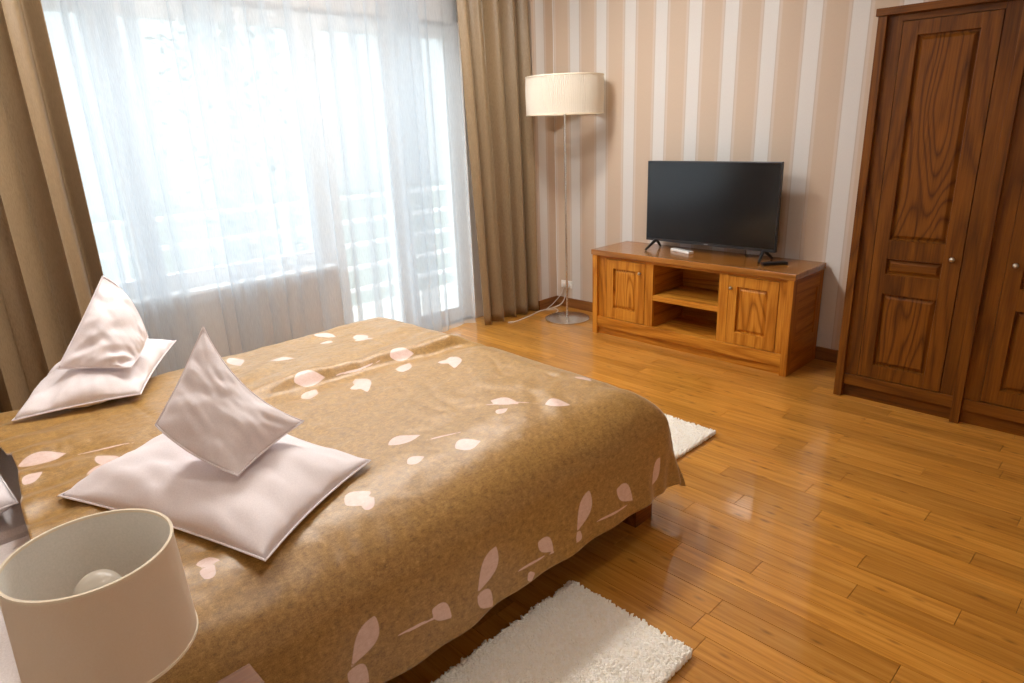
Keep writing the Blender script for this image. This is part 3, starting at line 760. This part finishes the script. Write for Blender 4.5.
# ------------------------------------------------------------------ pillows
def quad_pillow(name, corners, ft, bt, bow, label, seed=1, n=44, zmin=None, pw=0.62, wr=0.006, mat='pillow', group=None, lean=(0, 0, 0), base=None):
    """corners in order around; ft / bt: front and back thickness; bow: how far each edge is drawn in"""
    c = [np.array(v, float) for v in corners]
    s = np.linspace(-1, 1, n); Sg, T = np.meshgrid(s, s)
    def bil(S_, T_): return (((1 - S_) * (1 - T_))[..., None] * c[0] + ((1 + S_) * (1 - T_))[..., None] * c[1] + ((1 + S_) * (1 + T_))[..., None] * c[2] + ((1 - S_) * (1 + T_))[..., None] * c[3]) / 4
    P = bil(Sg, T); ctr = sum(c) / 4
    mids = [(c[0] + c[1]) / 2, (c[1] + c[2]) / 2, (c[2] + c[3]) / 2, (c[3] + c[0]) / 2]
    wts = [((1 - T) / 2) ** 1.5 * (1 - Sg ** 2), ((1 + Sg) / 2) ** 1.5 * (1 - T ** 2), ((1 + T) / 2) ** 1.5 * (1 - Sg ** 2), ((1 - Sg) / 2) ** 1.5 * (1 - T ** 2)]
    for m_, w_, b_ in zip(mids, wts, bow): P = P + (w_ * b_)[..., None] * (ctr - m_)
    nrm = np.cross(c[1] - c[3], c[2] - c[0]); nrm /= np.linalg.norm(nrm)
    prof = np.clip((1 - np.abs(Sg) ** 2.4) * (1 - np.abs(T) ** 2.4), 0, 1) ** pw
    # creases run from the edges and corners inwards
    ang = np.arctan2(T, Sg); rad = np.maximum(np.abs(Sg), np.abs(T))
    ray = vnoise(ang * 5.5 + 20, rad * 1.3, seed) * sstep(0.50, 0.95, rad) * 0.7 + 0.4 * vnoise(ang * 11 + 40, rad * 1.7, seed + 3) * sstep(0.6, .95, rad)
    blob = vnoise(Sg * 1.8 + seed, T * 1.8, seed + 5) + 0.9 * vnoise((Sg + .6 * T) * 4.2 + seed + .8 * vnoise(Sg * 2, T * 2, seed + 9), (T - .6 * Sg) * 1.3, seed + 6) + 0.45 * vnoise((Sg - .3 * T) * 8 + seed, (T + .3 * Sg) * 2.2, seed + 7)
    edge = (prof > 0) * np.minimum(1, prof * 3)
    bumpv = (ray * wr * 1.8 + blob * wr * 1.5) * edge
    top = P + (prof * ft + bumpv)[..., None] * nrm
    bot = P - (prof * bt + bumpv * .5)[..., None] * nrm
    if zmin is not None:
        bot[..., 2] = np.maximum(bot[..., 2], zmin); top[..., 2] = np.maximum(top[..., 2], zmin + .004 * edge)
    idx = np.arange(n * n).reshape(n, n); bi = idx + n * n
    bi[0, :] = idx[0, :]; bi[-1, :] = idx[-1, :]; bi[:, 0] = idx[:, 0]; bi[:, -1] = idx[:, -1]
    f1 = np.stack([idx[:-1, :-1], idx[:-1, 1:], idx[1:, 1:], idx[1:, :-1]], -1).reshape(-1, 4)
    f2 = np.stack([bi[:-1, :-1], bi[1:, :-1], bi[1:, 1:], bi[:-1, 1:]], -1).reshape(-1, 4)
    V = np.concatenate([top.reshape(-1, 3), bot.reshape(-1, 3)])
    used = np.unique(np.concatenate([f1, f2])); rm = -np.ones(len(V), int); rm[used] = np.arange(len(used))
    e = empty(name, base if base is not None else tuple(ctr), label, 'pillow', group)
    pb = mesh_obj('pillowcase', V[used].tolist(), rm[np.concatenate([f1, f2])].tolist(), mat, e, smooth=True)
    # stitched seam round the edge
    loop = np.concatenate([P[0, :], P[1:, -1], P[-1, -2::-1], P[-2:0:-1, 0]])
    loop = np.concatenate([loop, loop[:1]])
    if zmin is not None: loop[:, 2] = np.maximum(loop[:, 2], zmin + .002)
    tube('seam', [tuple(q) for q in loop], 0.0028, mat, e, 6)
    return e
# near pair
quad_pillow('bed_pillow', [(1.53, -3.57, .590), (1.74, -4.015, .576), (2.445, -3.745, .568), (2.225, -3.315, .576)], 0.098, 0.03, (.05, .06, .05, .06), 'white bed pillow lying flat on the near side of the gold bedcover', seed=3, zmin=0.564, group='pillows lying on the bedcover', pw=0.55, wr=0.012)
quad_pillow('bed_pillow', [(1.934, -3.618, 1.007), (1.970, -3.795, .784), (2.214, -3.693, .682), (2.088, -3.440, .706)], 0.065, 0.085, (.04, -.10, .04, .34), 'white pillow standing on its corner on the near flat pillow', seed=21, wr=0.011, group='pillows standing on other pillows', pw=0.75)
# far pair
quad_pillow('bed_pillow', [(0.47, -3.72, .610), (1.02, -4.01, .585), (1.12, -3.62, .590), (0.60, -3.31, .620)], 0.095, 0.03, (.06, .05, .06, .05), 'white bed pillow lying flat on the window side of the gold bedcover', seed=8, zmin=0.564, group='pillows lying on the bedcover', pw=0.5, wr=0.016)
quad_pillow('bed_pillow', [(0.800, -3.587, 1.000), (0.935, -3.830, .708), (1.050, -3.617, .680), (0.893, -3.498, .742)], 0.055, 0.06, (.03, .02, -.05, -.28), 'white pillow standing on the far flat pillow, in front of the curtain', seed=15, wr=0.014, group='pillows standing on other pillows', pw=0.7)
# sleeping pillow at the head of the bed, only its end shows
quad_pillow('bed_pillow', [(0.80, -4.58, .53), (1.58, -4.58, .53), (1.58, -4.095, .525), (0.80, -4.115, .53)], 0.070, 0.08, (.03, -.04, .01, .03), 'white sleeping pillow peeping out beyond the head edge of the bedcover', seed=30, zmin=0.447, pw=0.45, wr=0.01)

# ------------------------------------------------------------------ nightstand and bedside lamp
ns = empty('nightstand', (2.90, -4.13, 0), 'small wooden nightstand under the bedside lamp', 'nightstand')
NX0, NX1, NY0, NY1, NZ = 2.662, 3.10, -4.36, -3.888, 0.515
box('top', NX0, NX1, NY0, NY1, NZ - .025, NZ, 'nswood', ns, bev=0.002)
for a in (NX0 + .008, NX1 - .026): box('side_panel', a, a + .018, NY0 + .01, NY1 - .01, 0.0, NZ - .025, 'nswood', ns)
box('back_panel', NX0 + .026, NX1 - .026, NY0 + .01, NY0 + .022, 0.04, NZ - .025, 'nswood', ns)
box('shelf', NX0 + .026, NX1 - .026, NY0 + .022, NY1 - .012, 0.12, 0.138, 'nswood', ns)
dw = box('drawer', NX0 + .028, NX1 - .028, NY0 + .03, NY1 - .012, 0.33, NZ - .029, 'nswood', ns, bev=0.002)
lathe('knob', [(0.0003, 0.40), (0.010, 0.403), (0.012, 0.410), (0.010, 0.417), (0.0003, 0.42)], (NX0 + NX1) / 2, NY1 - 0.004, 'nickel', dw, 14)
SX, SY, ZT, ZB, RT, RB = 2.788, -4.108, 0.949, 0.780, 0.108, 0.114
tl = empty('table_lamp', (SX, SY, NZ), 'bedside table lamp with cream drum shade and round white bulb, on the nightstand', 'table lamp')
lathe('base', [(0.0005, NZ), (0.062, NZ), (0.064, NZ + .006), (0.058, NZ + .016), (0.02, NZ + .026), (0.013, NZ + .06), (0.024, NZ + .12), (0.026, NZ + .16), (0.016, NZ + .22), (0.012, NZ + .285), (0.0005, NZ + .287)], SX, SY, 'ceramic', tl, 40)
lathe('bulb_holder', [(0.0005, NZ + .28), (0.017, NZ + .28), (0.017, NZ + .325), (0.0005, NZ + .326)], SX, SY, 'whiteplastic', tl, 20)
bz = 0.878; br = 0.033
lathe('bulb', [(0.012, bz - .036)] + [(max(0.0005, br * math.cos(t)), bz + br * math.sin(t)) for t in np.linspace(-1.1, math.pi / 2, 14)], SX, SY, 'bulb', tl, 28)
lathe('shade', [(RB, ZB), (RT, ZT)], SX, SY, 'shade_small', tl, 96, caps=False)
lathe('shade_lining', [(RB - .0016, ZB + .001), (RT - .0016, ZT - .001)], SX, SY, 'shade_in', tl, 96, caps=False)
sa = math.radians(52.0)
V = [(SX + (RT - .0022) * math.cos(sa + q), SY + (RT - .0022) * math.sin(sa + q), z) for z in (ZB + .02, ZT - .004) for q in (-.05, .05)]
mesh_obj('shade_seam', V, [(0, 1, 3, 2)], 'greybtn', tl, label='grey lining seam')
for z, r2 in ((ZT - .003, RT), (ZB - .001, RB)):
    lathe('shade_rim', [(r2 - .0028, z), (r2 + .0012, z), (r2 + .0012, z + .0045), (r2 - .0028, z + .0045)], SX, SY, 'shade_rim', tl, 96, close=True)
bm = bmesh.new()
for t in range(3):
    an = t * 2 * math.pi / 3 + .9
    add_tube(bm, [(SX + .016 * math.cos(an), SY + .016 * math.sin(an), NZ + .30), (SX + .11 * math.cos(an), SY + .11 * math.sin(an), ZB + .012)], 0.0016, 6)
bm_obj('shade_carrier', bm, 'whiteplastic', tl, smooth=True)

# ------------------------------------------------------------------ rugs
def shag_rug(x0, x1, y0, y1, label, seed, n):
    e = empty('shag_rug', ((x0 + x1) / 2, (y0 + y1) / 2, 0.0), label, 'rug', 'shaggy rugs beside the bed')
    box('backing', x0 + .008, x1 - .008, y0 + .008, y1 - .008, 0.001, 0.019, 'rugback', e)
    r = np.random.default_rng(seed)
    x = r.uniform(x0, x1, n); y = r.uniform(y0, y1, n)
    h = 0.023 + 0.006 * r.random(n) + 0.006 * vnoise(x * 26, y * 26, seed)
    ang = r.uniform(0, 2 * np.pi, n); ln = 0.008 * r.random(n); wd2 = 0.0050 + 0.0025 * r.random(n)
    tx, ty = x + ln * np.cos(ang), y + ln * np.sin(ang)
    V = []; t3 = r.uniform(0, 6.28, n)
    for k in range(3):
        an = t3 + k * 2.094; V.append(np.stack([x + wd2 * np.cos(an), y + wd2 * np.sin(an), np.full(n, .006)], 1))
    for k in range(3):
        an = t3 + k * 2.094; V.append(np.stack([tx + wd2 * .8 * np.cos(an), ty + wd2 * .8 * np.sin(an), h], 1))
    V = np.stack(V, 1).reshape(-1, 3); b = np.arange(n) * 6
    F_ = []
    for k in range(3):
        k2 = (k + 1) % 3; F_.append(np.stack([b + k, b + k2, b + 3 + k2, b + 3 + k], 1))
    f4 = np.stack(F_, 1).reshape(-1, 4).tolist(); f3 = np.stack([b + 3, b + 4, b + 5], 1).tolist()
    mesh_obj('pile', V.tolist(), f4 + f3, 'rug', e, smooth=True, kind='stuff')
shag_rug(2.552, 3.014, -3.62, -2.790, 'cream shaggy rug on the floor beside the near side of the bed', 2, 19000)
shag_rug(1.42, 2.330, -1.88, -1.430, 'white shaggy rug on the floor beyond the foot of the bed', 3, 19000)
